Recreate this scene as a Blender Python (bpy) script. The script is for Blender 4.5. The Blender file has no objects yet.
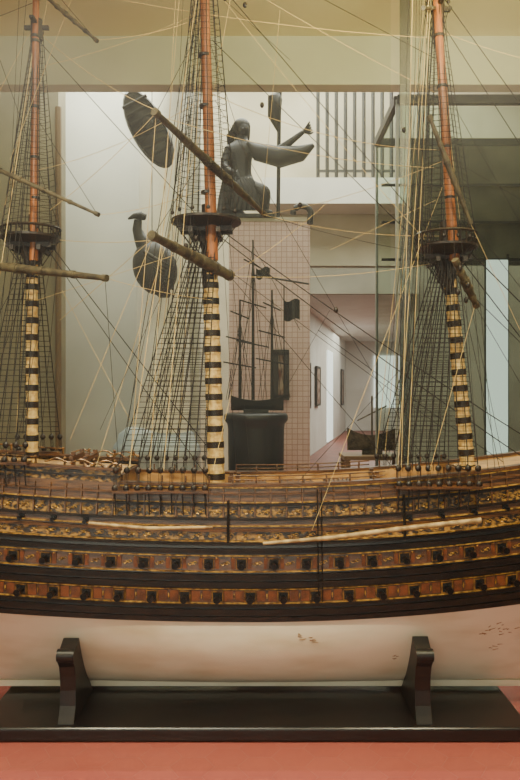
import bpy, bmesh, math, random
from mathutils import Vector, Matrix
random.seed(7)
F_=750.0; DC=3.4; CZ=1.41
def loc(u,v,d): return Vector(((u-260)*d/F_, d-DC, CZ-(v-390)*d/F_))
def lin(c):
    r=[]
    for x in c:
        x=x/255.0
        r.append(x/12.92 if x<=0.04045 else ((x+0.055)/1.055)**2.4)
    return (r[0],r[1],r[2],1)
# ---------------- materials
def mat(name,c1,c2=None,rough=0.6,metal=0.0,scale=8.0,stretch=(1,1,1),lo=0.4,hi=0.6,bump=0.0,detail=5,emit=0.0,spec=0.5):
    m=bpy.data.materials.new(name); m.use_nodes=True
    nt=m.node_tree; b=nt.nodes['Principled BSDF']
    b.inputs['Base Color'].default_value=lin(c1); b.inputs['Roughness'].default_value=rough
    b.inputs['Metallic'].default_value=metal; b.inputs['Specular IOR Level'].default_value=spec
    if c2:
        g=nt.nodes.new('ShaderNodeNewGeometry'); mp=nt.nodes.new('ShaderNodeMapping')
        mp.inputs['Scale'].default_value=stretch
        n=nt.nodes.new('ShaderNodeTexNoise'); n.inputs['Scale'].default_value=scale; n.inputs['Detail'].default_value=detail
        r=nt.nodes.new('ShaderNodeValToRGB'); r.color_ramp.elements[0].position=lo; r.color_ramp.elements[1].position=hi
        r.color_ramp.elements[0].color=lin(c1); r.color_ramp.elements[1].color=lin(c2)
        nt.links.new(g.outputs['Position'],mp.inputs[0]); nt.links.new(mp.outputs[0],n.inputs['Vector'])
        nt.links.new(n.outputs['Fac'],r.inputs[0]); nt.links.new(r.outputs[0],b.inputs['Base Color'])
        if bump:
            bp=nt.nodes.new('ShaderNodeBump'); bp.inputs['Strength'].default_value=bump; bp.inputs['Distance'].default_value=0.01
            nt.links.new(n.outputs['Fac'],bp.inputs['Height']); nt.links.new(bp.outputs[0],b.inputs['Normal'])
    if emit:
        b.inputs['Emission Color'].default_value=lin(c1); b.inputs['Emission Strength'].default_value=emit
    return m
M={}
M['white']=mat('hull_white_paint',(238,230,206),(212,197,164),0.4,scale=3,stretch=(1,1,3),lo=0.45,hi=0.78,bump=0.08)
M['stain']=mat('hull_stain',(132,86,44),(170,132,88),0.6,scale=60)
M['black']=mat('wale_black',(15,10,7),(34,22,13),0.28,scale=14,stretch=(1,1,6))
M['band']=mat('gun_band_brown',(92,52,24),(48,28,14),0.32,scale=20,stretch=(1,1,3),lo=0.35,hi=0.65)
M['wood']=mat('oak_brown',(110,70,34),(50,30,16),0.32,scale=12,stretch=(1,1,12),lo=0.35,hi=0.65)
M['goldwood']=mat('gilt_worn',(164,120,50),(40,25,13),0.3,scale=45,stretch=(1,1,1.5),lo=0.40,hi=0.54,bump=0.4)
M['gold']=mat('gilt',(208,160,72),(96,64,26),0.28,metal=0.35,scale=50,lo=0.38,hi=0.62)
M['golddark']=mat('gilt_tarnished',(140,98,44),(60,38,18),0.35,metal=0.2,scale=50,lo=0.4,hi=0.62)
M['redpanel']=mat('red_panel',(116,62,32),(80,44,24),0.32,scale=30)
M['deck']=mat('deck_planks',(196,156,98),(146,108,62),0.5,scale=10,stretch=(1,14,1))
M['port']=mat('port_dark',(6,5,4),None,0.5)
M['iron']=mat('cannon_iron',(15,13,12),None,0.28,metal=0.3)
M['mast']=mat('mast_pine',(164,98,48),(106,58,28),0.36,scale=14,stretch=(5,5,0.6),lo=0.35,hi=0.7)
M['mastdark']=mat('mast_dark',(42,29,19),(24,17,11),0.45,scale=20)
M['cream']=mat('woolding_cream',(226,196,128),(194,156,88),0.5,scale=50)
M['spar']=mat('spar_wood',(92,82,58),(56,48,34),0.45,scale=25)
M['boom']=mat('boom_light',(196,168,116),(140,112,72),0.5,scale=20)
M['rope']=mat('tarred_rope',(30,24,20),None,0.8)
M['ropel']=mat('hemp_rope',(208,180,120),None,0.8)
M['base']=mat('base_black_lacquer',(14,13,14),(22,20,20),0.28,scale=4)
M['cradle']=mat('cradle_ebony',(14,11,10),(22,18,16),0.4,scale=12)
M['bronze']=mat('bronze',(42,38,32),(24,21,18),0.5,metal=0.1,scale=6,lo=0.35,hi=0.65,bump=0.2)
M['wallw']=mat('plaster_white',(208,206,196),(196,194,184),0.8,scale=1.5)
M['wallt']=mat('plaster_tan',(160,152,128),(142,134,112),0.8,scale=1.5)
M['wallb']=mat('plaster_beige',(200,191,168),(184,175,150),0.8,scale=1.2)
M['wallg']=mat('plaster_warm_grey',(152,149,136),(132,128,116),0.8,scale=1.2)
M['beam']=mat('beam_plaster',(220,216,196),(208,204,182),0.8,scale=1.0)
M['ceil']=mat('ceiling_cream',(246,234,186),(240,226,172),0.8,scale=1)
M['pillar']=mat('pillar_stucco',(244,240,226),(234,228,210),0.6,scale=2)
M['paleblue']=mat('pale_blue_paint',(190,200,206),(170,182,190),0.5,scale=5)
M['trim']=mat('trim_brown',(120,96,68),None,0.5)
M['blackped']=mat('pedestal_black',(20,21,23),(28,28,31),0.45,scale=3)
M['frame']=mat('frame_dark',(48,40,34),None,0.5)
M['paper']=mat('picture_print',(170,150,130),(110,70,60),0.7,scale=9)
M['steel']=mat('painted_steel_dark',(52,50,46),None,0.5)
M['steell']=mat('brushed_aluminium',(150,154,148),None,0.4)
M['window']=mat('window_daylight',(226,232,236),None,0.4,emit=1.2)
M['grey']=mat('grey_cloth',(122,116,100),(94,88,76),0.8,scale=4)
M['rear']=mat('corridor_white',(222,220,214),(210,206,198),0.8,scale=1)
M['redfloor']=mat('terracotta_far',(140,76,62),(120,64,52),0.5,scale=3)
m=bpy.data.materials.new('terracotta_hex_tile'); m.use_nodes=True; nt=m.node_tree; b=nt.nodes['Principled BSDF']
a=nt.nodes.new('ShaderNodeAttribute'); a.attribute_name='tint'; r=nt.nodes.new('ShaderNodeValToRGB')
r.color_ramp.elements[0].color=lin((164,88,80)); r.color_ramp.elements[1].color=lin((170,93,84))
nt.links.new(a.outputs['Fac'],r.inputs[0]); nt.links.new(r.outputs[0],b.inputs['Base Color']); b.inputs['Roughness'].default_value=0.26
M['hex']=m
M['grout']=mat('grout_dark_red',(152,84,75),None,0.5)
m=bpy.data.materials.new('pink_reflection_grid'); m.use_nodes=True; nt=m.node_tree; b=nt.nodes['Principled BSDF']  # pinkish reflected grid put into the colour as a brick pattern
g=nt.nodes.new('ShaderNodeNewGeometry'); sx=nt.nodes.new('ShaderNodeSeparateXYZ'); cx=nt.nodes.new('ShaderNodeCombineXYZ'); ad=nt.nodes.new('ShaderNodeMath')
br=nt.nodes.new('ShaderNodeTexBrick'); br.offset=0.0; br.inputs['Scale'].default_value=10
br.inputs['Color1'].default_value=lin((224,198,190)); br.inputs['Color2'].default_value=lin((214,186,178)); br.inputs['Mortar'].default_value=lin((178,144,138)); br.inputs['Mortar Size'].default_value=0.03
br.inputs['Brick Width'].default_value=0.5; br.inputs['Row Height'].default_value=0.5
nt.links.new(g.outputs['Position'],sx.inputs[0]); nt.links.new(sx.outputs[0],ad.inputs[0]); nt.links.new(sx.outputs[1],ad.inputs[1])
nt.links.new(ad.outputs[0],cx.inputs[0]); nt.links.new(sx.outputs[2],cx.inputs[1]); nt.links.new(cx.outputs[0],br.inputs['Vector']); nt.links.new(br.outputs[0],b.inputs['Base Color'])
b.inputs['Roughness'].default_value=0.6
M['pink']=m
def glassmat(name,tint,refl,rough=0.02):
    m=bpy.data.materials.new(name); m.use_nodes=True; nt=m.node_tree; nt.nodes.clear()
    o=nt.nodes.new('ShaderNodeOutputMaterial'); mx=nt.nodes.new('ShaderNodeMixShader'); t=nt.nodes.new('ShaderNodeBsdfTransparent'); gl=nt.nodes.new('ShaderNodeBsdfGlossy')
    t.inputs[0].default_value=lin(tint); gl.inputs['Roughness'].default_value=rough; mx.inputs[0].default_value=refl
    nt.links.new(t.outputs[0],mx.inputs[1]); nt.links.new(gl.outputs[0],mx.inputs[2]); nt.links.new(mx.outputs[0],o.inputs[0]); return m
M['glass']=glassmat('case_glass',(250,252,248),0.01,0.4)
M['glassf']=glassmat('case_glass_front',(252,253,249),0.006,0.5)
M['glassg']=glassmat('showcase_glass',(236,243,236),0.012,0.4)
M['glassedge']=glassmat('glass_edge',(204,216,208),0.15,0.4)
# ---------------- mesh builder
class MB:
    def __init__(s): s.v=[]; s.f=[]
    def add(s,vs,fs):
        o=len(s.v); s.v+= [tuple(v) for v in vs]; s.f+=[tuple(i+o for i in f) for f in fs]
    def box(s,c,size,rot=None):
        c=Vector(c); vs=[]
        for i in (-1,1):
            for j in (-1,1):
                for k in (-1,1):
                    p=Vector((i*size[0]/2,j*size[1]/2,k*size[2]/2))
                    if rot is not None: p=rot@p
                    vs.append(c+p)
        s.add(vs,[(0,1,3,2),(4,6,7,5),(0,4,5,1),(2,3,7,6),(0,2,6,4),(1,5,7,3)])
    def tube(s,pts,r,n=6,cap=True):
        pts=[Vector(p) for p in pts]
        if not isinstance(r,(list,tuple)): r=[r]*len(pts)
        rings=[]; 
        for i,p in enumerate(pts):
            t=(pts[min(i+1,len(pts)-1)]-pts[max(i-1,0)])
            if t.length<1e-9: t=Vector((0,0,1))
            t.normalize()
            up=Vector((0,0,1)) if abs(t.z)<0.9 else Vector((1,0,0))
            a=t.cross(up).normalized(); b=t.cross(a)
            rings.append([p+(a*math.cos(2*math.pi*k/n)+b*math.sin(2*math.pi*k/n))*r[i] for k in range(n)])
        vs=[q for ring in rings for q in ring]; fs=[]
        for i in range(len(pts)-1):
            for k in range(n):
                k2=(k+1)%n; fs.append((i*n+k,i*n+k2,(i+1)*n+k2,(i+1)*n+k))
        if cap: fs.append(tuple(reversed(range(n)))); fs.append(tuple((len(pts)-1)*n+k for k in range(n)))
        s.add(vs,fs)
    def lathe(s,prof,c,n=24,sx=1,sy=1):
        vs=[];c=Vector(c)
        for (r,z) in prof:
            for k in range(n):
                a=2*math.pi*k/n; vs.append(c+Vector((r*sx*math.cos(a),r*sy*math.sin(a),z)))
        fs=[]
        for i in range(len(prof)-1):
            for k in range(n):
                k2=(k+1)%n; fs.append((i*n+k,i*n+k2,(i+1)*n+k2,(i+1)*n+k))
        fs.append(tuple(reversed(range(n)))); fs.append(tuple((len(prof)-1)*n+k for k in range(n)))
        s.add(vs,fs)
    def ball(s,c,rx,ry=None,rz=None,n=8,rot=None):
        ry=rx if ry is None else ry; rz=rx if rz is None else rz
        prof=[]
        m=max(4,n//2+1)
        for i in range(m+1):
            a=-math.pi/2+math.pi*i/m; prof.append((max(math.cos(a),0.02),math.sin(a)))
        vs=[];c=Vector(c)
        for (r,z) in prof:
            for k in range(n):
                a=2*math.pi*k/n; o=Vector((rx*r*math.cos(a),ry*r*math.sin(a),rz*z)); vs.append(c+(rot@o if rot is not None else o))
        fs=[]
        for i in range(len(prof)-1):
            for k in range(n):
                k2=(k+1)%n; fs.append((i*n+k,i*n+k2,(i+1)*n+k2,(i+1)*n+k))
        fs.append(tuple(reversed(range(n)))); fs.append(tuple((len(prof)-1)*n+k for k in range(n)))
        s.add(vs,fs)
    def build(s,name,mt,parent=None,smooth=False,bevel=0):
        me=bpy.data.meshes.new(name); me.from_pydata(s.v,[],s.f); me.update()
        bm=bmesh.new(); bm.from_mesh(me); bmesh.ops.recalc_face_normals(bm,faces=bm.faces); bm.to_mesh(me); bm.free()
        o=bpy.data.objects.new(name,me); bpy.context.scene.collection.objects.link(o)
        me.materials.append(mt)
        if smooth:
            me.polygons.foreach_set('use_smooth',[True]*len(me.polygons))
            me.set_sharp_from_angle(angle=math.radians(50))
        if bevel:
            md=o.modifiers.new('b','BEVEL'); md.width=bevel; md.segments=3; md.limit_method='ANGLE'
        if parent: o.parent=parent
        return o
def empty(name):
    e=bpy.data.objects.new(name,None); bpy.context.scene.collection.objects.link(e); e.empty_display_size=0.1; return e
def lerp(a,b,t): return a+(b-a)*t
# =============== SHIP ===============
ship=empty('ship_model')
B=0.32
def sheer(u):
    t=u-250; return -(1.5e-4 if t<0 else 2.5e-4)*t*t
def Ff(u):
    if u>420: return max(0.03,1-((u-420)/326.0)**2.4)
    if u<80: return 1-0.30*((80-u)/310.0)**2
    return 1.0
def sx_(u): return (u-260)*3.1/F_
def H(u,v,off=0.0,side=-1):
    q=max(0,(622-v)/138.0)
    b=B*Ff(u)*(1-0.24*q**1.3)
    d=DC-b; z=CZ-(v+sheer(u)-390)*d/F_
    return Vector((sx_(u),side*(b+off),z))
KZ=0.10
def under(u,k,side=-1):
    w=min(1,abs(u-250)/480.0); w=w*w*(3-2*w)
    gm=(max(0,1-k**2.2))**0.6; ge=max(0,(1-k))**1.6
    g=gm*(1-w)+ge*w
    p=H(u,622,0,side); zk=KZ + (0.0 if u<560 else ((u-560)/186.0)**2*0.35)
    return Vector((p.x,p.y*g if k<1 else 0,lerp(p.z,zk,k)))
US=[-230+i*15 for i in range(66)]
def strip(v1,v2,mt,name,ua=-230,ub=745,n=1):
    mb=MB(); us=[u for u in US if ua<=u<=ub]
    if us[0]!=ua: us=[ua]+us
    if us[-1]!=ub: us=us+[ub]
    for side in(-1,1):
        rows=[[H(u,lerp(v1,v2,j/n),0,side) for u in us] for j in range(n+1)]
        vs=[p for r in rows for p in r]; L=len(us); fs=[]
        for j in range(n):
            for i in range(L-1): fs.append((j*L+i,j*L+i+1,(j+1)*L+i+1,(j+1)*L+i))
        mb.add(vs,fs)
    mb.build(name,mt,ship,smooth=True)
def rail(mb,v,h,t,ua=-230,ub=745,inset=0.006):
    us=[u for u in US if ua<u<ub]; us=[ua]+us+[ub]
    for side in(-1,1):
        vs=[];fs=[]
        for u in us:
            hh=h*0.0041/2
            a=H(u,v,t,side); c=H(u,v,-inset,side)
            vs+= [a+Vector((0,0,hh)),a-Vector((0,0,hh)),c-Vector((0,0,hh)),c+Vector((0,0,hh))]
        for i in range(len(us)-1):
            for k in range(4):
                k2=(k+1)%4; fs.append((i*4+k,i*4+k2,i*4+4+k2,i*4+4+k))
        fs.append((0,1,2,3)); e=(len(us)-1)*4; fs.append((e+3,e+2,e+1,e))
        mb.add(vs,fs)
mb=MB()
ks=[0,0.1,0.2,0.3,0.4,0.5,0.6,0.7,0.78,0.85,0.9,0.94,0.97,0.99,1.0]
for side in(-1,1):
    vs=[under(u,k,side) for k in ks for u in US]; L=len(US)
    mb.add(vs,[(j*L+i,j*L+i+1,(j+1)*L+i+1,(j+1)*L+i) for j in range(len(ks)-1) for i in range(L-1)])
mb.build('hull_bottom',M['white'],ship,smooth=True)
mb=MB(); mb.box(((sx_(-230)+sx_(560))/2,0,0.0875),(sx_(560)-sx_(-230),0.03,0.027)); mb.build('keel',M['white'],ship)
mb=MB()
for (u,k,w,h) in [(505,0.25,14,2.5),(512,0.35,10,2),(490,0.3,7,1.5),(500,0.5,9,1.2),(300,0.18,3,1),(310,0.22,2.5,1.0),(398,0.55,3,1)]:
    for j in range(5):
        uu=u+random.uniform(-w,w); kk=k+random.uniform(-.05,.05)
        a=under(uu,kk); bq=under(uu+random.uniform(2,7),kk+random.uniform(-.02,.02)); a.y-=0.0006; bq.y-=0.0006
        mb.tube([a,bq],[0.0018,0.0009],5)
mb.build('hull_scuffs',M['stain'],ship)
strip(622,604,M['black'],'wale_lower')
strip(604,588,M['band'],'gun_band_lower')
strip(588,572,M['black'],'wale_middle')
strip(572,555,M['band'],'gun_band_middle')
strip(555,543,M['black'],'wale_upper')
strip(543,529,M['goldwood'],'gilt_band_lower')
strip(529,520,M['wood'],'plank_band')
strip(520,505,M['goldwood'],'gilt_band_upper')
strip(505,494,M['wood'],'bulwark_lower')
strip(494,485,M['wood'],'bulwark_upper')
strip(485,472,M['goldwood'],'quarterdeck_bulwark',-230,118)
rb=MB(); rg=MB(); rw=MB()
rail(rb,619,5,0.010); rail(rb,612,6,0.014); rail(rb,605,3,0.012)
rail(rg,603,1.0,0.010); rail(rg,589,1.1,0.010)
rail(rb,584.5,6,0.016); rail(rb,577,6,0.014)
rail(rg,571.5,1.0,0.011); rail(rg,555.5,1.1,0.010)
rail(rb,551,5,0.014); rail(rb,544,2.5,0.012); rail(rg,541,1.4,0.010); rail(rw,530,3.0,0.014); rail(rg,526,1.1,0.010); rail(rb,519,2.8,0.014)
rail(rb,505,2.5,0.012); rail(rg,502.5,1.1,0.010); rail(rw,494,2.2,0.010)
rail(rw,485,3,0.016,118,745,0.03); rail(rg,487.5,1.3,0.012,118,745)
rail(rw,472,3,0.016,-230,118,0.03); rail(rb,479,2,0.010,-230,118)
rb.build('wale_rails',M['black'],ship); rg.build('gilt_mouldings',M['gold'],ship); rw.build('wood_mouldings',M['wood'],ship)
mb=MB(); 
for side in(-1,1):
    vs=[]
    for u in US:
        vs+= [H(u,485,-0.03,side),H(u,502,-0.03,side)]
    mb.add(vs,[(2*i,2*i+1,2*i+3,2*i+2) for i in range(len(US)-1)])
mb.build('inner_bulwark',M['deck'],ship)
def deckmesh(name,v,ua,ub):
    mb=MB(); us=[ua]+[u for u in US if ua<u<ub]+[ub]; vs=[]
    for u in us:
        a=H(u,v,-0.01,-1); bq=H(u,v,-0.01,1); c=(a+bq)/2+Vector((0,0,0.008)); vs+=[a,c,bq]
    fs=[]
    for i in range(len(us)-1):
        for k in (0,1): fs.append((3*i+k,3*i+k+1,3*i+k+4,3*i+k+3))
    mb.add(vs,fs); return mb.build(name,M['deck'],ship)
deckmesh('main_deck',499,-230,735); deckmesh('quarterdeck',478,-230,116); deckmesh('forecastle_deck',488,480,720)
mb=MB()
for u,v1,v2 in((117,478,500),(479,488,500)):
    a=H(u,v1,-0.02,-1); bb=H(u,v2,-0.02,-1)
    mb.box((a.x,0,(a.z+bb.z)/2),(0.02,2*abs(a.y),abs(a.z-bb.z)))
p=H(-230,560); mb.box((p.x,0,0.72),(0.03,0.44,0.60)); 
mb.build('deck_bulkheads',M['wood'],ship)
mb=MB()
for j in range(3):
    for i in range(5): mb.box((sx_(-230)-0.02,(i-2)*0.08,0.72+j*0.11),(0.02,0.055,0.075))
p=H(742,490,0,-1); q=Vector((p.x+0.9,0,p.z+0.55))
mb.build('stern_gallery_windows',M['gold'],ship)
mb=MB(); mb.tube([(p.x-0.25,0,p.z-0.06),q],[0.03,0.015],12); mb.build('bowsprit',M['mast'],ship,True)
mb=MB(); mb.tube([(p.x-0.03,0,p.z-0.35),(p.x+0.18,0,p.z-0.2),(p.x+0.34,0,p.z-0.02),(p.x+0.36,0,p.z+0.06)],[0.03,0.028,0.022,0.03],8); mb.build('beakhead_knee',M['goldwood'],ship,True)
fr=MB(); pt=MB(); cn=MB(); rp=MB(); orn=MB(); ord_=MB()
def tangentrot(u,v,side=-1):
    a=H(u-4,v,0,side); c=H(u+4,v,0,side); t=(c-a).normalized()
    n=Vector((t.y,-t.x,0)).normalized()
    if n.y*side<0: n=-n
    up=Vector((0,0,1)); 
    return Matrix((t,n,up)).transposed(),t,n
def gun(u,v,s=1.0,frame=True):
    for side in(-1,1):
        R,t,n=tangentrot(u,v,side); c=H(u,v,0,side)
        if frame: 
            w=0.042*s
            for (dx,dz,a,bq) in((0,w/2,w,0.0035),(0,-w/2,w,0.0035),(-w/2,0,0.0035,w),(w/2,0,0.0035,w)):
                fr.box(c+t*dx+Vector((0,0,dz))+n*0.005,(a,0.012,bq),R)
        pt.box(c+n*0.001,(0.039*s,0.012,0.039*s),R)
        cn.tube([c-n*0.005-Vector((0,0,0.002)),c+n*0.040*s-Vector((0,0,0.002)),c+n*0.042*s-Vector((0,0,0.002)),c+n*0.060*s-Vector((0,0,0.002))],[0.0125*s,0.0105*s,0.014*s,0.014*s],10)
def flourish(u,v,s=1.0,mbx=None):
    mbx=mbx or ord_
    for side in(-1,1):
        R,t,n=tangentrot(u,v,side); c=H(u,v,0.004,side)
        for sg in(1,-1):
            pts=[]
            for k in range(12):
                a=k*0.55; r=0.012*s*(1-k/14.0); pts.append(c+t*sg*(r*math.cos(a)+0.012*s)+Vector((0,0,sg*r*math.sin(a))))
            mbx.tube(pts,0.0022*s,5)
        mbx.ball(c,0.005*s,0.006*s,0.008*s,6)
u=-215
while u<700:
    gun(u,563.5); flourish(u+16.3,563.5,0.75)
    gun(u+9,596.5)
    for side in(-1,1):
        for du in(-5.5,5.5):
            R,t,n=tangentrot(u+25.5+du,596,side); rp.box(H(u+25.5+du,596,0.001,side),(0.034,0.008,0.044),R)
        for du in(-1,1):
            R,t,n=tangentrot(u+16.3+du*8,563.5,side); rp.box(H(u+16.3+du*8,563.5,0.000,side),(0.016,0.008,0.046),R)
        orn.ball(H(u+25.5,596,0.006,side),0.003,0.003,0.012,6)
        for dx in(-10.5,10.5):
            fr.tube([H(u+25.5+dx,590,0.006,side),H(u+25.5+dx,602,0.006,side)],0.002,5)
        orn.ball(H(u+8,558,0.008,side),0.0035,n=6); orn.ball(H(u+24,558,0.008,side),0.0035,n=6)
    flourish(u+4,535.5,0.8); flourish(u+20,535.5,0.8)
    if u<95 or u>385: gun(u+6,524,0.6,False)
    flourish(u+8,512,0.85); flourish(u+24,512,0.85)
    if u<100: flourish(u+10,482,0.6)
    u+=32.6
fr.build('gunport_frames',M['golddark'],ship); pt.build('gunport_openings',M['port'],ship); cn.build('cannons',M['iron'],ship,True)
rp.build('port_lid_panels',M['redpanel'],ship); orn.build('gilt_studs',M['gold'],ship,True); ord_.build('gilt_carvings',M['gold'],ship,True)
mb=MB()
for i in range(0,60):
    u=-225+i*16
    for side in(-1,1):
        mb.tube([H(u,519,0.006,side),H(u,505,0.007,side),H(u,488,0.006,side)],0.0045,5)
mb.build('bulwark_timbers',M['wood'],ship)
mb=MB()
for u in(318,322,): 
    mb.tube([H(u,v,0.02) for v in range(490,606,8)],0.0028,5)
for u in(228,405): mb.tube([H(u,v,0.014) for v in range(500,548,6)],0.006,5)
mb.build('boarding_skids',M['black'],ship)
mb=MB(); mg=MB()
for i in range(40):
    u=-200+i*24
    if 118<u<475:
        for side in(-1,1):
            p=H(u,485,-0.01,side); mb.tube([p,p+Vector((0,0,0.035))],0.004,5)
for side in(-1,1):
    for hz in(0.02,0.037):
        pts=[H(u,485,-0.01,side)+Vector((0,0,hz)) for u in range(232,390,12)]
        mb.tube(pts,0.003,5)
for u in(-180,-150,-120,-90,-60,-30,0,30,60,90,112):
    for side in(-1,1):
        p=H(u,472,-0.01,side); mg.tube([p,p+Vector((0,0,0.03))],[0.006,0.004],6); mg.ball(p+Vector((0,0,0.034)),0.008,n=6)
for side in(-1,1): mg.tube([H(u,472,-0.01,side)+Vector((0,0,0.032)) for u in range(-200,30,12)],0.004,5)
for u,w in((300,0.16),(345,0.12),(255,0.1)):
    p=H(u,499); mb.box((p.x,0,p.z+0.02),(w,0.14,0.03))
    for k in range(6): mb.box((p.x-w/2+w*(k+.5)/6,0,p.z+0.038),(0.008,0.13,0.008))
for u in (228,236,385,60,75):
    p=H(u,499 if u>118 else 478); 
    for yy in(-0.08,0.08): mb.box((p.x,yy,p.z+0.035),(0.018,0.018,0.08))
    mb.box((p.x,0,p.z+0.05),(0.016,0.24,0.018))
mb.build('deck_fittings',M['wood'],ship); mg.build('quarterdeck_rail',M['golddark'],ship,True)
mb=MB()
for side in(-1,1):
    pts=[H(u,472,0.0,side)+Vector((0,0,0.014+0.010*math.sin(u*0.35))) for u in range(80,122,3)]
    mb.tube(pts,0.006,6)
    pts=[H(u,472,0.0,side)+Vector((0,0,0.026+0.008*math.sin(u*0.25+1))) for u in range(40,120,3)]
    mb.tube(pts,0.004,6)
mb.build('break_scrollwork',M['golddark'],ship,True)
mb=MB()
def hs(u,v,off): 
    p=H(u,v-sheer(u),off); return p
mb.tube([hs(90,521,0.05),hs(150,526,0.055),hs(213,525,0.05)],[0.007,0.009,0.006],8)
mb.tube([hs(263,541,0.05),hs(330,535,0.06),hs(400,526,0.06),hs(468,519,0.055),hs(479,518,0.055)],[0.007,0.010,0.011,0.011,0.013],8)
mb.build('spare_booms',M['boom'],ship,True)
# =============== masts ===============
mc=MB(); md=MB(); mp=MB(); tp=MB()
def P(u,v,y=0.0):
    q=loc(u,v,DC); q.y+=y; return q
def lower_mast(a,b_,r0,r1,n):
    mc.tube([a,b_],[r0,r1],18)
    ax=(b_-a); an=ax.normalized()
    for i in range(n):
        t=(i+0.5)/n; c=a+ax*t; rr=lerp(r0,r1,t)
        md.tube([c-an*0.014,c+an*0.014],rr+0.004,18)
        for k in(-1,1): 
            c3=c+an*0.019*k; mc.tube([c3-an*0.005,c3+an*0.005],rr+0.0025,18)
lower_mast(P(217,500),P(210,262),0.037,0.033,15)
lower_mast(P(470,492),P(449,268),0.032,0.027,14)
lower_mast(P(32,480),P(32,262),0.026,0.024,13)
md.tube([P(210,285),P(208,205)],[0.036,0.03],14); md.tube([P(449,285),P(445,222)],[0.031,0.026],14); md.tube([P(32,278),P(33,215)],[0.027,0.02],12)
mp.tube([P(213,262,-0.045),P(206,30,-0.045),P(202,-200,-0.04)],[0.027,0.022,0.014],14)
mp.tube([P(452,262,-0.04),P(437,40,-0.04),P(425,-180,-0.04)],[0.025,0.019,0.012],14)
mp.tube([P(36,262,-0.035),P(38,30,-0.035),P(40,-150,-0.03)],[0.020,0.016,0.010],12)
def band(a,r,h): mp2.tube([a-Vector((0,0,h/2)),a+Vector((0,0,h/2))],r,14)
mp2=MB()
for v in(60,110,160,195): band(P(208-(200-v)*0.02,v,-0.045),0.028,0.012)
for v in(40,90,150,200): band(P(437+(v-40)*0.067,v,-0.04),0.0245,0.012)
for v in(40,45,110,160,200): band(P(37.5,v,-0.035),0.021,0.012)
def top(c,rx,ry,h,balus=True):
    tp.lathe([(0.35,-h*0.6),(0.55,-h*0.45),(0.93,0),(1.0,0.004),(1.0,0.014),(0.92,0.016)],c,28,rx,ry)
    for k in range(28):
        a=2*math.pi*k/28; q=c+Vector((rx*0.95*math.cos(a),ry*0.95*math.sin(a),0.014)); 
        if balus: tp.tube([q,q+Vector((0,0,h))],0.0035,4)
    if balus:
        pts=[c+Vector((rx*0.96*math.cos(2*math.pi*k/28),ry*0.96*math.sin(2*math.pi*k/28),0.014+h)) for k in range(29)]
        tp.tube(pts,0.007,5,False)
    for yy in(-0.04,0.04): tp.box(c+Vector((0,yy,-h*0.5-0.01)),(rx*1.5,0.018,0.022))
    for xx in(-0.06,0.06): tp.box(c+Vector((xx,0,-h*0.5-0.03)),(0.018,ry*1.4,0.022))
top(P(206,224),0.16,0.17,0.035,False); top(P(446,250),0.14,0.15,0.052); top(P(31,240),0.135,0.13,0.035)
for (u,v,dx) in((209,238,0.045),(447,268,0.04),(32,252,0.03)):
    for yy in(-0.035,0.035):
        tp.tube([P(u,v-8,yy)+Vector((dx,0,0)),P(u,v+24,yy)],[0.016,0.012],6)
        tp.tube([P(u,v-8,yy)-Vector((dx,0,0)),P(u,v+24,yy)],[0.016,0.012],6)
for (u,v) in((437,12),(38,30)):
    tp.box(P(u,v,-0.02),(0.11,0.02,0.015)); tp.box(P(u,v-3,-0.02),(0.02,0.16,0.012)); tp.tube([P(u,v-8,-0.02),P(u,v+12,-0.02)],0.027,10)
mc.build('lower_masts',M['cream'],ship,True); md.build('mast_wooldings',M['mastdark'],ship,True); mp.build('topmasts',M['mast'],ship,True); mp2.build('topmast_hoops',M['mastdark'],ship,True); tp.build('fighting_tops',M['mastdark'],ship)
ya=MB()
def yard(a,b_,r,mid=0.5):
    n=10; pts=[];rs=[]
    for i in range(n+1):
        t=i/n; pts.append(a+(b_-a)*t); rs.append(r*(1-0.45*abs(t-mid)/max(mid,1-mid)))
    ya.tube(pts,rs,10)
    ax=(b_-a).normalized()
    ya.tube([a-ax*0.012,a+ax*0.012],rs[0]+0.005,10); ya.tube([b_-ax*0.01,b_+ax*0.01],rs[-1]+0.004,10)
    for t in(0.25,0.42,0.6,0.8): 
        c=a+(b_-a)*t; ya.tube([c-ax*0.006,c+ax*0.006],r*(1-0.45*abs(t-mid)/max(mid,1-mid))+0.003,10)
yard(loc(156,113,2.95),loc(264,214,3.75),0.022,0.5)
yard(loc(153,236,2.95),loc(229,275,3.45),0.028,0.7)
yard(loc(-30,157,3.3),loc(97,214,3.05),0.011,0.4)
yard(loc(-40,262,3.3),loc(105,278,2.95),0.020,0.4)
yard(loc(45,-4,3.35),loc(96,40,3.1),0.010,0.4)
yard(loc(430,118,3.2),loc(470,222,3.3),0.014,0.5)
yard(loc(456,262,3.1),loc(476,305,3.2),0.020,0.5)
yard(loc(424,8,3.2),loc(450,8,3.6),0.010,0.5)
ya.build('yards',M['spar'],ship,True)
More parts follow.
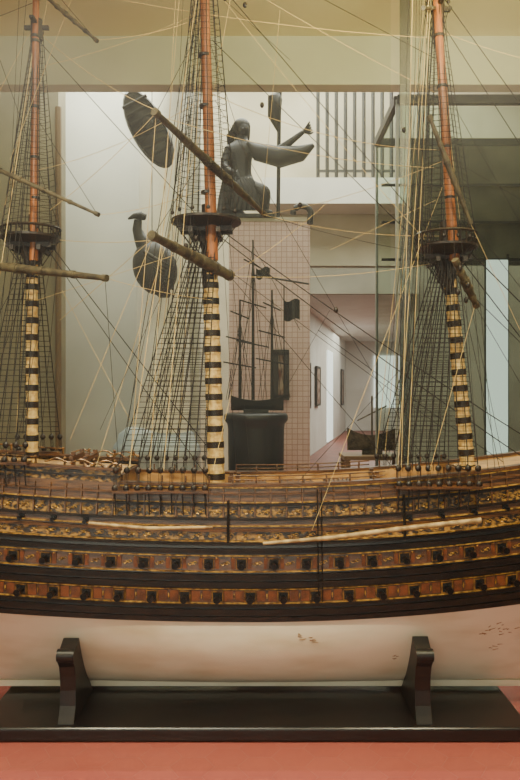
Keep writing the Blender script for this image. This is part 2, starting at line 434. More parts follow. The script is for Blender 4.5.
# =============== rigging ===============
rd=MB(); rl=MB(); de=MB(); ch=MB(); rt=MB()
def rope(mbx,a,b_,r=0.0018,sag=0.0,n=8):
    if sag==0: mbx.tube([a,b_],r,5,False); return
    pts=[a+(b_-a)*(i/n)+Vector((0,0,-sag*4*(i/n)*(1-i/n))) for i in range(n+1)]
    mbx.tube(pts,r,5,False)
def shrouds(bots,tops,rows,r=0.0025,rr=0.0014,t0=0.03,t1=0.93,mirror=True):
    for sgn in((1,-1) if mirror else (1,)):
        bb=[Vector((p.x,p.y*sgn,p.z)) for p in bots]; tt=[Vector((p.x,p.y*sgn,p.z)) for p in tops]
        for a,c in zip(bb,tt): rd.tube([a,c],r,5,False)
        for i in range(rows):
            t=lerp(t0,t1,i/(rows-1.0))
            pts=[a+(c-a)*t for a,c in zip(bb,tt)]
            rt.tube(pts,rr,4,False)
def channel(ua,ub,v,vd,n):
    res=[]
    for side in(-1,1):
        us=[lerp(ua,ub,i/8.0) for i in range(9)]
        vs=[];fs=[]
        for u in us:
            a=hs(u,v,0.065); c=hs(u,v,-0.01); a.y*=-side; c.y*=-side
            vs+=[a+Vector((0,0,.006)),a-Vector((0,0,.006)),c-Vector((0,0,.006)),c+Vector((0,0,.006))]
        for i in range(8):
            for k in range(4): fs.append((i*4+k,i*4+(k+1)%4,i*4+4+(k+1)%4,i*4+4+k))
        fs+=[(0,1,2,3),(35,34,33,32)]
        ch.add(vs,fs)
        for i in range(n):
            u=lerp(ua+3,ub-3,i/(n-1.0)); lo=hs(u,v-3.5,0.06); hi=hs(u,vd,0.052); lo.y*=-side; hi.y*=-side
            for p in(lo,hi): de.ball(p,0.0135,0.009,0.0145,8)
            for dx in(-0.006,0,0.006): rd.tube([lo+Vector((dx,0,0)),hi+Vector((dx,0,0))],0.0012,4,False)
            e=hs(u,v+24,0.014); e.y*=-side
            rd.tube([lo,e],0.003,5,False)
            if side==-1: res.append(hi)
    return res
bm_=channel(112,208,490,469,9)
shrouds(bm_,[P(lerp(196,216,i/8.0),234,-0.045) for i in range(9)],42)
bf=channel(396,482,486,467,9)
shrouds(bf,[P(lerp(436,456,i/8.0),262,-0.04) for i in range(9)],40)
bz=channel(-30,26,462,444,6)
shrouds(bz,[P(lerp(22,38,i/5.0),246,-0.03) for i in range(6)],34)
def topsh(c,rx,ry,tu,tv,n,rows,spread=6,a0=200,a1=330):
    bots=[];tops=[]
    for i in range(n):
        a=math.radians(lerp(a0,a1,i/(n-1.0)))
        bots.append(c+Vector((rx*math.cos(a),ry*math.sin(a),0.03))); tops.append(P(tu+lerp(-spread,spread,i/(n-1.0)),tv,-0.03))
        de.ball(bots[-1],0.009,0.006,0.010,6); b2=bots[-1]; de.ball(Vector((b2.x,-b2.y,b2.z)),0.009,0.006,0.010,6)
        for sg in(1,-1): rd.tube([Vector((b2.x,b2.y*sg,b2.z-0.03)),Vector((c.x+0.2*(b2.x-c.x),b2.y*sg*0.25,c.z-0.16))],0.002,4,False)
    shrouds(bots,tops,rows,0.0020,0.0011,0.04,0.95)
topsh(P(206,222),0.155,0.16,205,-90,6,46,5)
topsh(P(446,248),0.135,0.14,437,15,6,36,4)
topsh(P(31,238),0.13,0.12,38,32,5,32,3)
topsh(P(437,12),0.05,0.07,426,-150,3,14,1)
for i,(u,v) in enumerate([(120,470),(128,470),(137,470),(150,470),(163,470),(176,470)]):
    for sg in(1,-1):
        e=hs(u,v,0.05); e.y*=sg
        rope(rl if i in(1,4) else rd,P(204,-60+i*12,-0.03*sg if sg>0 else 0.03),e,0.0017)
for i,u in enumerate([398,403,408,413,420,427,434]):
    for sg in(1,-1):
        e=hs(u,470,0.05); e.y*=sg
        rope(rl if i in(0,2) else rd,P(430-i*0.6,-40+i*25,-0.03*sg),e,0.0014)
for u in(398,402,406,411,416): rope(rd if u!=402 else rl,P(u+7,-30,-0.1),hs(u,468,0.05),0.0012)
for i,u in enumerate([-36,-28,-20,-10,-2]):
    for sg in(1,-1):
        e=hs(u,440,0.05); e.y*=sg
        rope(rl if i==1 else rd,P(38,20+i*12,-0.03*sg),e,0.0017)
D=[ 
 (216,-20,3.4,455,262,3.4,2.4,0),(212,40,3.4,530,352,3.4,2.2,0),(214,225,3.4,530,440,3.4,2.8,0.02),(214,232,3.4,530,462,3.4,2.8,0.02),
 (438,-10,3.4,530,118,3.4,2.4,0),(440,20,3.4,530,160,3.4,2.2,0),(450,232,3.4,530,312,3.4,3.4,0),(450,245,3.4,530,350,3.4,3.0,0),(450,262,3.4,530,400,3.4,1.6,0),
 (38,40,3.4,212,232,3.4,2.2,0),(36,225,3.4,214,455,3.4,2.6,0.01),(36,232,3.4,208,478,3.4,2.2,0.01),
 (262,214,3.72,440,255,3.4,1.4,0.02),(229,275,3.45,395,470,3.3,1.6,0),(105,278,2.97,118,455,3.1,1.4,0),(97,214,3.06,38,120,3.4,1.5,0),
 (156,113,2.96,205,20,3.38,1.6,0),(264,214,3.74,206,30,3.4,1.5,0),(153,236,2.96,208,150,3.38,1.6,0),
 (470,222,3.3,530,300,3.4,1.5,0),(436,150,3.4,530,205,3.4,1.5,0),(300,480,3.15,436,330,3.4,1.4,0),(318,330,3.4,530,480,3.4,1.8,0.01),
 (96,40,3.1,36,-30,3.4,1.4,0),(0,60,3.4,60,230,3.35,1.4,0),(235,275,3.45,445,430,3.4,1.6,0),(196,-10,3.4,160,470,3.1,1.4,0),
 (438,60,3.4,212,-60,3.4,1.8,0),(-10,390,3.3,38,250,3.4,1.6,0),(-10,330,3.3,36,245,3.4,1.6,0),(205,40,3.4,118,468,3.1,1.6,0),(500,470,3.1,452,250,3.4,1.6,0),
 (-10,20,3.4,90,-20,3.4,1.4,0),(57,230,3.3,18,440,3.2,1.4,0),(60,240,3.3,40,450,3.2,1.4,0),(228,225,3.4,250,470,3.5,1.3,0),(222,228,3.4,236,470,3.5,1.3,0),
 (475,245,3.35,495,470,3.1,1.4,0),(470,250,3.35,488,470,3.1,1.4,0),(505,470,3.1,470,300,3.3,1.3,0),(445,90,3.4,530,240,3.4,1.4,0),(290,60,3.4,225,0,3.4,1.3,0),(215,100,3.4,430,470,3.4,1.4,0.01),
 (240,470,3.5,330,310,3.5,1.1,0),(182,250,3.2,100,430,3.2,1.3,0),
 (440,-20,3.2,466,470,3.1,1.2,0),(443,-20,3.2,478,470,3.1,1.2,0),(420,-20,3.3,412,470,3.1,1.2,0),(192,-20,3.2,186,240,3.2,1.2,0),(184,-20,3.2,172,240,3.2,1.2,0),(20,-20,3.3,8,240,3.3,1.2,0),(28,-20,3.3,-8,440,3.2,1.3,0),(445,270,3.35,388,470,3.1,1.3,0)]
for (a,b1,c,d1,e,f,r,sg) in D: rope(rd,loc(a,b1,c),loc(d1,e,f),r*0.00085,sg)
Lr=[(45,38,3.4,160,112,3.0,1.6,0.03),(70,-10,3.4,430,38,3.4,1.6,0.03),(48,65,3.4,206,10,3.4,1.4,0.02),(165,118,3.02,436,168,3.4,1.5,0.04),(208,92,3.35,440,150,3.4,1.5,0.06),
 (60,240,3.3,155,240,3.0,1.4,0.01),(105,278,2.97,212,300,3.3,1.3,0.01),(153,238,2.97,60,320,3.3,1.4,0),(153,238,2.97,70,440,3.1,1.4,0),(155,114,2.97,50,210,3.3,1.3,0.02),
 (156,114,2.97,130,468,3.1,1.4,0),(230,275,3.44,330,200,3.5,1.3,0.02),(262,215,3.7,445,160,3.4,1.4,0.03),(264,215,3.7,440,236,3.4,1.4,0.03),(230,276,3.44,440,262,3.4,1.3,0.03),
 (38,170,3.4,200,100,3.4,1.4,0.04),(96,40,3.1,200,18,3.4,1.4,0.02),(97,215,3.06,200,190,3.4,1.3,0.02),(38,300,3.4,175,255,3.2,1.2,0),(216,-10,3.4,425,240,3.4,1.3,0.02),
 (250,-10,3.4,440,95,3.4,1.3,0.01),(213,470,3.15,232,390,3.5,1.2,0),(445,180,3.4,312,530,3.1,1.3,0),(232,-10,3.4,212,100,3.3,1.2,0),(460,220,3.3,445,95,3.35,1.4,0),(475,305,3.2,430,470,3.1,1.3,0),
 (205,120,3.38,95,470,3.15,1.4,0),(470,222,3.3,520,330,3.3,1.2,0),(438,30,3.4,530,60,3.4,1.3,0.01),(330,250,3.5,436,200,3.4,1.2,0),(62,290,3.2,130,420,3.2,1.2,0),(180,-10,3.35,160,235,3.0,1.3,0),
 (176,-10,3.35,150,470,3.1,1.3,0),(280,10,3.4,262,214,3.7,1.1,0),(5,205,3.3,50,-10,3.4,1.5,0),(10,160,3.3,75,-10,3.35,1.2,0),(-5,100,3.35,36,20,3.4,1.3,0)]
for (a,b1,c,d1,e,f,r,sg) in Lr: rope(rl,loc(a,b1,c),loc(d1,e,f),r*0.00085,sg)
for (u,v,d) in((262,105,3.4),(336,310,3.4),(404,130,3.4),(225,-2,3.35),(245,5,3.35),(460,268,3.1),(468,285,3.1),(458,292,3.12),(466,300,3.15),(196,238,3.3),(186,246,3.3),(176,250,3.1),(300,205,3.5)):
    de.ball(loc(u,v,d),0.010,0.008,0.014,8)
rd.build('tarred_rigging',M['rope'],ship); rt.build('ratlines',M['rope'],ship); rl.build('hemp_rigging',M['ropel'],ship); de.build('deadeyes_and_blocks',M['mastdark'],ship,True); ch.build('channels',M['wood'],ship)
# =============== cradle & base ===============
def cradle(x):
    e=empty('display_cradle'); T=0.032
    outer=[(-0.345,0.352),(-0.372,0.358),(-0.385,0.335),(-0.375,0.31),(-0.352,0.285),(-0.338,0.24),(-0.332,0.18),(-0.338,0.12),(-0.356,0.085),(-0.372,0.059)]
    uu=x*F_/3.1+260
    inner=[]
    for k in(0.25,0.35,0.5,0.6,0.7,0.8,0.88):
        p=under(uu,k); inner.append((p.y-0.004,p.z-0.004))
    inner.append((-0.03,0.070))
    left=inner[::-1]+outer
    poly=left+[(-y,z) for (y,z) in outer[::-1]]+[(-y,z) for (y,z) in inner]
    bm=bmesh.new(); vs=[bm.verts.new((x-T,y,z)) for (y,z) in poly]; f=bm.faces.new(vs)
    r=bmesh.ops.extrude_face_region(bm,geom=[f]); bmesh.ops.translate(bm,verts=[v for v in r['geom'] if isinstance(v,bmesh.types.BMVert)],vec=(2*T,0,0))
    bmesh.ops.triangulate(bm,faces=[f for f in bm.faces if len(f.verts)>4]); bmesh.ops.recalc_face_normals(bm,faces=bm.faces)
    me=bpy.data.meshes.new('cradle_board'); bm.to_mesh(me); bm.free(); o=bpy.data.objects.new('cradle_board',me); bpy.context.scene.collection.objects.link(o); me.materials.append(M['cradle']); o.parent=e
    mb=MB(); 
    for sg in(-1,1): mb.tube([(x-T-.003,sg*.362,.335),(x+T+.003,sg*.362,.335)],0.026,16)
    mb.build('scroll_head',M['cradle'],e,True)
cradle(-0.785); cradle(0.665)
bm=bmesh.new(); x0,x1,y0,y1=-1.14,1.09,-0.4,0.42; rr=0.05; pts=[]
for (cx,cy,a0) in((x1-rr,y0+rr,-90),(x1-rr,y1-rr,0),(x0+rr,y1-rr,90),(x0+rr,y0+rr,180)):
    for k in range(7):
        a=math.radians(a0+15*k); pts.append((cx+rr*math.cos(a),cy+rr*math.sin(a)))
f=bm.faces.new([bm.verts.new((x,y,0.0)) for x,y in pts]); r=bmesh.ops.extrude_face_region(bm,geom=[f]); bmesh.ops.translate(bm,verts=[v for v in r['geom'] if isinstance(v,bmesh.types.BMVert)],vec=(0,0,0.058))
bmesh.ops.recalc_face_normals(bm,faces=bm.faces)
me=bpy.data.meshes.new('display_base'); bm.to_mesh(me); bm.free(); o=bpy.data.objects.new('display_base',me); bpy.context.scene.collection.objects.link(o); me.materials.append(M['base'])
md_=o.modifiers.new('b','BEVEL'); md_.width=0.01; md_.segments=3; md_.limit_method='ANGLE'
# =============== floor ===============
mb=MB(); mb.box((2,12,-0.02),(16,40,0.03)); fl=mb.build('floor',M['redfloor'])
mb=MB(); R=0.085; rr=R*0.985; tv=[]; 
for i in range(-22,23):
    for j in range(-10,26):
        cx=i*R*1.5; cy=0+j*R*math.sqrt(3)+(R*math.sqrt(3)/2 if i%2 else 0)
        vs=[(cx+rr*math.cos(math.pi/3*k),cy+rr*math.sin(math.pi/3*k),-0.0027) for k in range(6)]
        mb.add(vs,[tuple(range(6))]); t=random.random(); tv+=[t]*6
o=mb.build('hex_tiles',M['hex'],fl); at=o.data.attributes.new('tint','FLOAT','POINT'); at.data.foreach_set('value',tv)
mb=MB(); mb.box((0,0.9,-0.0045),(6,5.6,0.003)); mb.build('tile_grout',M['grout'],fl)
# =============== room ===============
def wallbox(name,c,size,mt,rot=None,parent=None,bevel=0):
    mb=MB(); mb.box(c,size,rot); return mb.build(name,mt,parent,bevel=bevel)
wallbox('ceiling',(0,-2.4,3.65),(10,7.4,0.1),M['ceil'])
wallbox('ceiling_beam',(0,1.30,3.45),(10,0.12,0.30),M['beam'])
wallbox('wall_upper',(0,1.41,5.05),(10,0.1,2.9),M['wallw'])
wallbox('ceiling_hall',(2,12,6.5),(14,21,0.1),M['ceil'])
wallbox('wall_left',(-3.9,2.0,1.8),(4.95,0.2,3.6),M['wallt'])
mb=MB(); xl=-1.42
mb.tube([(xl,1.88,3.4*k/19.0) for k in range(20)],0.022,8); mb.build('trim_arch',M['trim'])
wallbox('wall_back_left',(-1.75,2.85,3.2),(2.5,0.15,6.4),M['wallw'])
wallbox('wall_side_left',(-4.9,3,3.2),(0.1,14,6.4),M['wallw'])
wallbox('wall_side_right',(7.0,10,3.2),(0.1,26,6.4),M['wallg'])
pe=empty('stucco_pillar'); c=loc(163,390,5.85); mb=MB()
mb.lathe([(0.22,0.0),(0.22,0.9),(0.215,1.1),(0.205,1.8),(0.19,2.6),(0.175,3.4),(0.17,3.9)],(c.x,c.y,0),40); mb.build('shaft',M['pillar'],pe,True)
mb=MB(); k_=.93; mb.lathe([(r*k_,z) for r,z in [(0.34,0),(0.34,0.76),(0.32,0.82),(0.34,0.88),(0.355,0.93),(0.34,0.98),(0.31,1.02),(0.30,1.07),(0.26,1.10),(0.24,1.12)]],(c.x-0.05,c.y,0),40,1.05,.85); mb.build('base_moulding',M['paleblue'],pe,True)
def xat(u,d): return (u-260)*d/F_
yb=10.6-DC
wallbox('wall_back',((xat(262,10.6)-4.9)/2,yb,3.2),(xat(262,10.6)+4.9,0.2,6.4),M['wallb'])
wallbox('wall_back_upper',((xat(262,10.6)+7)/2,yb,4.8),(7-xat(262,10.6),0.2,3.3),M['wallb'])
wallbox('wall_back_right',((xat(402,10.6)+7)/2,yb,1.6),(7-xat(402,10.6),0.2,3.15),M['wallg'])
A=Vector((xat(262,10.8),10.8-DC,0)); Bp=Vector((xat(344,26),26-DC,0)); dv=(Bp-A); ang=math.atan2(dv.y,dv.x); R=Matrix.Rotation(ang,3,'Z')
wallbox('wall_corridor_left',(A+Bp)/2+Vector((0,0,1.55)),(dv.length,0.1,3.1),M['rear'],R)
wallbox('wall_corridor_end',(5.2,22.7,1.55),(6.5,0.1,3.1),M['rear'])
wallbox('ceiling_corridor',(3.8,15,3.15),(8,15.6,0.1),M['rear'])
nrm=R@Vector((0,-1,0))
wallbox('window_1',A+dv*0.62+nrm*0.07+Vector((0,0,1.25)),(1.4,0.04,2.4),M['window'],R)
wallbox('window_2',(4.4,22.6,1.7),(0.9,0.05,1.8),M['window'])
def picture(c,w,h,R,nv):
    e=empty('picture_frame'); mb=MB(); c=Vector(c)
    for (dx,dz,a,b1) in((0,h/2,w+.05,.05),(0,-h/2,w+.05,.05),(-w/2,0,.05,h),(w/2,0,.05,h)): mb.box(c+R@Vector((dx,0,dz)),(a,0.05,b1),R)
    mb.build('frame',M['frame'],e); wallbox('print',c+nv*0.0,(w,0.02,h),M['paper'],R,e)
for t,h in((0.30,0.9),(0.42,0.85),(0.88,1.1)): picture(A+dv*t+nrm*0.09+Vector((0,0,1.5)),0.7,h,R,nrm)
yq=9.9-DC
wallbox('balcony_slab',((xat(262,9.9)+xat(430,9.9))/2,yq+0.25,4.03),(xat(430,9.9)-xat(262,9.9),0.6,0.34),M['wallw'])
e=empty('balcony_railing'); mb=MB(); xa,xb=xat(318,9.9),xat(428,9.9)
for i in range(13):
    x=lerp(xa,xb,i/12.0); mb.tube([(x,yq,4.2),(x,yq,5.45)],0.026,6)
mb.box(((xa+xb)/2,yq,5.47),(xb-xa+0.05,0.06,0.05)); mb.box(((xa+xb)/2,yq,4.3),(xb-xa,0.03,0.03)); mb.build('bars',M['steel'],e)
wallbox('trim_1',(xat(360,10.3),10.3-DC,2.9),(1.6,0.1,0.35),M['wallg'])
px0,px1=xat(229,7.0),xat(310,7.0)
wallbox('pink_reflection_block',((px0+px1)/2,7.3-DC,1.49),(px1-px0,0.6,2.98),M['pink'])  # solid block standing in for a pink grid reflected in the glass
wallbox('reflection_block_cap',((px0+px1)/2,7.3-DC,3.0),(px1-px0+0.04,0.64,0.04),M['wallb'])
I3=Matrix.Identity(3)
picture(loc(281,375,6.97),0.1,0.42,I3,Vector((0,-1,0)))
def skin(name,vs,es,rs,mt,parent,sub=2):
    me=bpy.data.meshes.new(name); me.from_pydata([tuple(v) for v in vs],es,[]); o=bpy.data.objects.new(name,me); bpy.context.scene.collection.objects.link(o)
    s=o.modifiers.new('s','SKIN'); sk=me.skin_vertices[0].data
    for i,r in enumerate(rs): sk[i].radius=(r,r) if not isinstance(r,tuple) else r; sk[i].use_root=(i==0)
    sb=o.modifiers.new('sb','SUBSURF'); sb.levels=sub; sb.render_levels=sub
    me.materials.append(mt); o.parent=parent; return o
st=empty('bronze_statue'); d=7.15
def q(u,v,dy=0): 
    p=loc(u,v,d); p.y+=dy; return p
vs=[q(243,188),q(242,172),q(241,158),q(241,148),q(242,141),q(243,131),
    q(250,190,-.05),q(266,196,-.2),q(264,216,-.12),q(272,219,-.2),
    q(235,190,.05),q(233,206,.1),q(246,216,.18),
    q(254,150,-.05),q(270,160,-.12),q(288,150,-.2),q(303,139,-.22),
    q(229,151,0),q(224,168,-.05),q(234,178,-.15)]
es=[(0,1),(1,2),(2,3),(3,4),(4,5),(0,6),(6,7),(7,8),(8,9),(0,10),(10,11),(11,12),(3,13),(13,14),(14,15),(15,16),(3,17),(17,18),(18,19)]
rs=[.105,.095,.12,.085,.045,.06,.085,.06,.045,.035,.09,.065,.04,.06,.048,.035,.022,.06,.045,.03]
skin('body',vs,es,rs,M['bronze'],st)
mb=MB(); mb.ball(q(243,130),0.062,0.075,0.085,14); mb.ball(q(241.5,126,.02),0.085,0.09,0.08,14)
mb.tube([q(243,131,-.07),q(243,133,-.09)],[0.012,0.016],6); mb.tube([q(241,136,-.07),q(245,136,-.07)],.006,5)
for dx in(-2.2,2.2): mb.ball(q(243+dx,130,-.068),0.009,n=6)
for k in range(9):
    a=k*.7; mb.tube([q(241+7*math.cos(a),126-6*math.sin(a),.05),q(238+9*math.cos(a+.3),135-5*math.sin(a),.08),q(236+8*math.cos(a),144,.08)],[.025,.035,.015],6)
for j in range(5):
    mb.tube([q(302,140,-.22),q(306+j*0.7,134+j*2.0,-.23),q(308+j*0.8,131+j*2.6,-.25)],[0.012,0.010,0.007],6)
    mb.tube([q(234,178,-.15),q(238+j*0.5,176+j*1.8,-.19),q(237,179+j*1.8,-.21)],[0.012,0.010,0.007],6)
mb.build('head_and_hands',M['bronze'],st,True)
mb=MB()
for j in range(9):
    t=j/8.0; mb.tube([q(228+6*t,150+3*t,.1),q(226+8*t,172,.14),q(222+14*t,195,.1),q(220+18*t,220,.02+.1*t)],[0.03,0.035,0.04,0.045],8)
for j in range(6):
    t=j/5.0; mb.tube([q(236+14*t,182,-.1),q(238+20*t,196,-.16),q(234+26*t,214,-.14)],[0.03,0.04,0.03],8)
mb.tube([q(312,152,-.2),q(300,160,-.2),q(280,163,-.18),q(258,156,-.12),q(248,146,-.1)],[0.02,0.075,0.10,0.085,0.02],12)
mb.build('drapery_and_horn',M['bronze'],st,True)
mb=MB(); mb.tube([q(278,220,-.05),q(279,120,-.05),q(280,86,-.05)],0.018,8)
mb.tube([q(279,135,-.05),q(274,118,-.05),q(275,100,-.05),q(280,92,-.05)],[0.01,0.06,0.07,0.01],8); mb.box(q(248,220.5),(0.5,0.45,0.03)); mb.build('standard_and_plinth',M['bronze'],st,True)
mb=MB(); mb.tube([loc(310,224,6.9)]+[loc(302+9*math.cos(a),214-8*math.sin(a),6.9) for a in [x*0.4 for x in range(-1,9)]],0.028,8); mb.build('anchor_hook',M['bronze'],st,True)
fh=empty('swan_reflection'); d5=5.28; mb=MB()  # solid swan form added in place of a dark glass reflection
RR=Matrix.Rotation(math.radians(-18),3,'Y')
mb.ball(loc(155,268,d5),0.155,0.13,0.195,22,RR)
mb.tube([loc(156,262,d5),loc(147,248,d5),loc(140,238,d5),loc(137,229,d5),loc(138,221,d5),loc(142,216,d5),loc(146,217,d5)],[.10,.075,.045,.034,.03,.034,.02],12)
mb.tube([loc(142,216,d5),loc(134,216,d5),loc(128,219,d5)],[0.032,0.020,0.006],10)
mb.tube([loc(160,285,d5),loc(164,293,d5),loc(170,296,d5)],[.08,.05,.015],10)
mb.build('body',M['bronze'],fh,True)
mb=MB()
for sg in(-1,1):
    for j in range(6): mb.tube([loc(146+j*2,254+j*4,d5)+Vector((0,sg*.11,0)),loc(158+j,262+j*4,d5)+Vector((0,sg*.125,0)),loc(172,268+j*4,d5)+Vector((0,sg*.09,0))],[0.012,0.014,0.006],8)
mb.build('wings',M['bronze'],fh,True)
mb=MB(); t0=loc(152,245,d5); mb.tube([t0,(t0.x,t0.y,6.46)],.003,5); mb.build('hanging_wire',M['steel'],fh)
sh=empty('shield_reflection'); mb=MB()  # solid oval form imitating another dark reflection in the case glass
c=loc(149,130,5.0); R2=Matrix.Rotation(math.radians(-28),3,'Y')
vs=[];n=24
prof=[(0.02,-.09),(0.35,-.08),(0.6,-.06),(0.8,-.05),(0.9,-.06),(1,-.02),(0.95,.02),(0.02,.0)]
for (r,y) in prof:
    for kk in range(n):
        a_=2*math.pi*kk/n; vs.append(c+R2@Vector((0.12*r*math.cos(a_),y,0.29*r*math.sin(a_))))
mb.add(vs,[(i*n+kk,i*n+(kk+1)%n,(i+1)*n+(kk+1)%n,(i+1)*n+kk) for i in range(len(prof)-1) for kk in range(n)])
mb.ball(c+Vector((0,-.09,0)),0.045,0.03,0.06,10)
for j in range(-3,4): mb.tube([c+R2@Vector((-0.09,-.075,j*.06)),c+R2@Vector((0.09,-.075,j*.06))],0.012,6)
mb.build('shield_shape',M['bronze'],sh,True)
mb=MB(); mb.tube([c+Vector((-.08,0,.2)),(c.x-.08,c.y,6.46)],.003,5); mb.build('hanging_wire',M['steel'],sh)
pd=empty('black_pedestal'); c=loc(256,390,6.0); mb=MB(); mb.lathe([(0.23,0),(0.23,0.06),(0.215,0.1),(0.225,1.1),(0.23,1.14),(0.255,1.17),(0.255,1.21),(0.24,1.225)],(c.x,c.y,0),36)
mb.build('drum',M['blackped'],pd,True)
s2=empty('ship_model.001'); mb=MB()
cz=1.227; N=14; vs=[]
for i in range(N+1):
    t=i/N; x=c.x-.2+.42*t; w=0.055*(math.sin(math.pi*min(1,t*0.85+0.12)))+0.004; zt=cz+.10+.04*(2*t-1)**2
    for a_ in range(0,7):
        th=math.pi*a_/6; vs.append((x,c.y-w*math.cos(th),zt-(zt-cz-.02)*math.sin(th)))
fs=[(i*7+j,i*7+j+1,(i+1)*7+j+1,(i+1)*7+j) for i in range(N) for j in range(6)]+[(i*7,i*7+6,(i+1)*7+6,(i+1)*7) for i in range(N)]
mb.add(vs,fs); mb.box((c.x,c.y,cz+.015),(.2,.06,.03)); mb.build('hull',M['bronze'],s2,True)
mb=MB()
for (u,vt) in((253,240),(240,300),(272,290)):
    mb.tube([loc(u,400,6),loc(u,vt,6)],[.014,.007],8)
    for f_,hw in((0.25,.18),(0.5,.15),(0.75,.10)):
        v=lerp(400,vt,f_+.1); mb.tube([loc(u,v,6)+Vector((-hw*.7,-.1,.02)),loc(u,v,6)+Vector((hw*.7,.1,-.02))],.006,6)
    for du in(-14,-9,9,14): mb.tube([loc(u+du,400,6),loc(u,vt+20,6)],.0022,4)
for (a1,b1,a2,b2) in((253,245,300,330),(253,245,228,400),(228,400,253,300),(272,295,290,398)): mb.tube([loc(a1,b1,6),loc(a2,b2,6)],.0025,4)
mb.tube([loc(253,275,6),loc(309,284,6)],.008,6)
mb.build('masts_and_yards',M['bronze'],s2)
mb=MB()
for (u,v,w,h) in((284,300,16,20),(256,268,14,10)):
    vs=[];fs=[]
    for i in range(7):
        for j in range(2):
            p=loc(u+w*i/6.0,v+h*j+1.5*math.sin(i),6.0); p.y+=0.03*math.sin(i*1.3); vs.append(p)
    fs=[(2*i,2*i+1,2*i+3,2*i+2) for i in range(6)]; mb.add(vs,fs)
mb.tube([loc(284,285,6),loc(284,398,6)],.005,5)
mb.build('ensigns',M['bronze'],s2)
dc=empty('glass_showcase'); d6=5.2; y6=d6-DC; xa=xat(397,d6); xb=xa+1.5; zt=3.42; dep=0.9; mb=MB()
for x in(xa,xb):
    for y in(y6,y6+dep): mb.box((x,y,zt/2),(0.02,0.02,zt))
for y in(y6,y6+dep): mb.box(((xa+xb)/2,y,.5),(xb-xa,0.05,0.05))
mb.build('posts',M['steell'],dc)
mb=MB()
for y in(y6,y6+dep): mb.box(((xa+xb)/2,y,zt),(xb-xa,0.05,0.06))
for x in(xa,xb): mb.box((x,y6+dep/2,zt),(0.04,dep,0.06))
mb.build('top_frame',M['steel'],dc)
mb=MB(); mb.box(((xa+xb)/2,y6+dep/2,.24),(xb-xa,dep,.48)); mb.build('plinth',M['wallg'],dc)
wallbox('pane_front',((xa+xb)/2,y6,1.95),(xb-xa-.03,.008,2.85),M['glassg'],None,dc)
wallbox('pane_side',(xa,y6+dep/2,1.95),(.008,dep-.03,2.85),M['glassg'],None,dc)
wallbox('back_panel',((xa+xb)/2+.12,y6+dep-.03,2.9),(xb-xa-.24,.02,.96),M['grey'],None,dc)
wallbox('glow_strip_panel',(xat(497,6.0),6.0-DC,1.55),(0.17,.02,1.8),M['window'],None,dc)  # emissive board imitating a bright strip of light; not a lamp
mb=MB()
for sx in(-.03,.03): mb.box((xat(497,6.0)+sx*3,6.01-DC,1.3),(.015,.015,2.4))
for k in range(3): mb.box(((xa+xb)/2,y6+dep-.06,2.46+.3*k),(xb-xa-.06,.02,.02))
mb.build('panel_hangers',M['steel'],dc)
tb=empty('wooden_table'); c=loc(372,390,7.6); mb=MB(); mb.box((c.x,c.y,.74),(.62,.5,.04))
for sx in(-.27,.27):
    for sy in(-.2,.2): mb.box((c.x+sx,c.y+sy,.36),(.05,.05,.72))
mb.build('table',M['trim'],tb)
bt=empty('boat_model'); mb=MB(); vs=[]
for i in range(N+1):
    t=i/N; x=c.x-.25+.5*t; w=0.09*math.sin(math.pi*(0.04+.92*t)); zt_=.95+.08*(2*t-1)**2
    for a_ in range(7):
        th=math.pi*a_/6; vs.append((x,c.y-w*math.cos(th),zt_-(zt_-.80)*math.sin(th)))
mb.add(vs,[(i*7+j,i*7+j+1,(i+1)*7+j+1,(i+1)*7+j) for i in range(N) for j in range(6)])
mb.box((c.x,c.y,.785),(.2,.06,.05)); mb.tube([(c.x,c.y,.8),(c.x,c.y,1.35)],.01,6); mb.tube([(c.x-.15,c.y,1.1),(c.x+.15,c.y,1.25)],.008,6); mb.build('hull_and_mast',M['spar'],bt)
gc=empty('glass_case')
wallbox('pane_back_left',(-1.05,0.62,1.8),(3.5,.008,3.6),M['glass'],None,gc)
wallbox('pane_back_right',(2.0,0.62,1.8),(2.5,.008,3.6),M['glass'],None,gc)
wallbox('pane_edge',(xat(405,4.02),0.62,1.8),(0.055,.014,3.6),M['glassedge'],None,gc)
wallbox('pane_front',(0,-0.62,1.8),(6.5,.008,3.6),M['glassf'],None,gc)
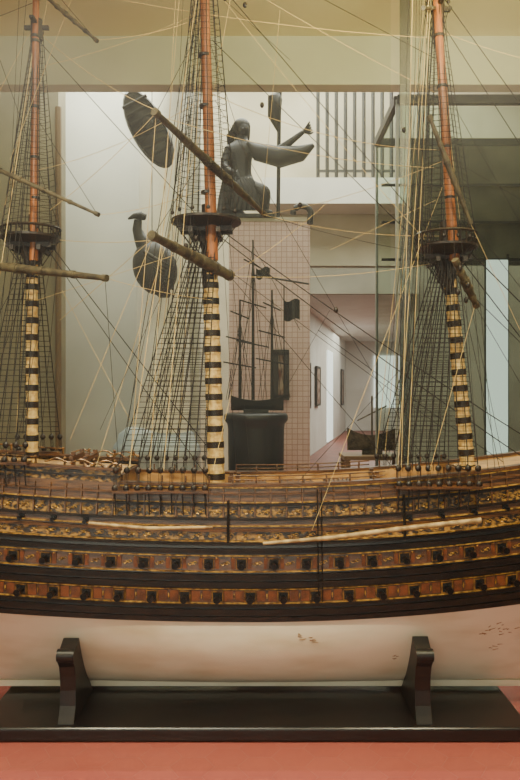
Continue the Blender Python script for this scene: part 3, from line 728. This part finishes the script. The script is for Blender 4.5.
# =============== lights ===============
def area(name,l,rot,size,power,col,sy=None):
    L=bpy.data.lights.new(name,'AREA'); L.energy=power; L.color=col; L.size=size
    if sy: L.shape='RECTANGLE'; L.size_y=sy
    o=bpy.data.objects.new(name,L); bpy.context.scene.collection.objects.link(o); o.location=l; o.rotation_euler=rot; return o
area('ceiling_lamp',(-0.6,-2.0,3.5),(0,0,0),1.2,70,(1,.92,.78))
area('front_fill_light',(-1.0,-6.0,1.7),(math.radians(90),0,0),4.0,85,(1,.96,.88),2.6)  # unseen fill light added behind the camera to brighten the ship
def spot(name,l,t,power,ang,col,blend=0.6,rad=0.04):
    L=bpy.data.lights.new(name,'SPOT'); L.energy=power; L.color=col; L.spot_size=math.radians(ang); L.spot_blend=blend; L.shadow_soft_size=rad
    o=bpy.data.objects.new(name,L); bpy.context.scene.collection.objects.link(o); o.location=l; dr=(Vector(t)-Vector(l)); o.rotation_euler=dr.to_track_quat('-Z','Y').to_euler()
spot('track_spot',(-1.3,-2.0,3.45),(-.4,0,0.75),300,62,(1,.87,.64)); spot('track_spot.001',(1.2,-1.9,3.45),(.5,0,0.75),280,62,(1,.87,.64))
area('hall_lamp',(0.5,4.6,6.2),(0,0,0),4,560,(1,.98,.94))
area('corridor_lamp',(3.4,15,3.05),(0,0,0),2.5,320,(1,.98,.95),10)
area('ceiling_fill_light',(1.0,-0.75,2.95),(math.radians(150),0,0),1.8,60,(1,.90,.60),0.3)  # unseen uplight added out of frame to brighten ceiling and beam
area('side_hall_lamp',(-1.2,2.1,4.2),(0,0,0),0.8,55,(1,.98,.94))
w=bpy.data.worlds.new('World'); bpy.context.scene.world=w; w.use_nodes=True; w.node_tree.nodes['Background'].inputs[0].default_value=(1,0.98,0.92,1); w.node_tree.nodes['Background'].inputs[1].default_value=0.42
cam=bpy.data.cameras.new('camera'); cam.sensor_fit='VERTICAL'; cam.sensor_height=36; cam.lens=F_/780*36; cam.clip_start=0.05
co=bpy.data.objects.new('camera',cam); bpy.context.scene.collection.objects.link(co); co.location=(0,-DC,CZ); co.rotation_euler=(math.radians(90),0,0); bpy.context.scene.camera=co
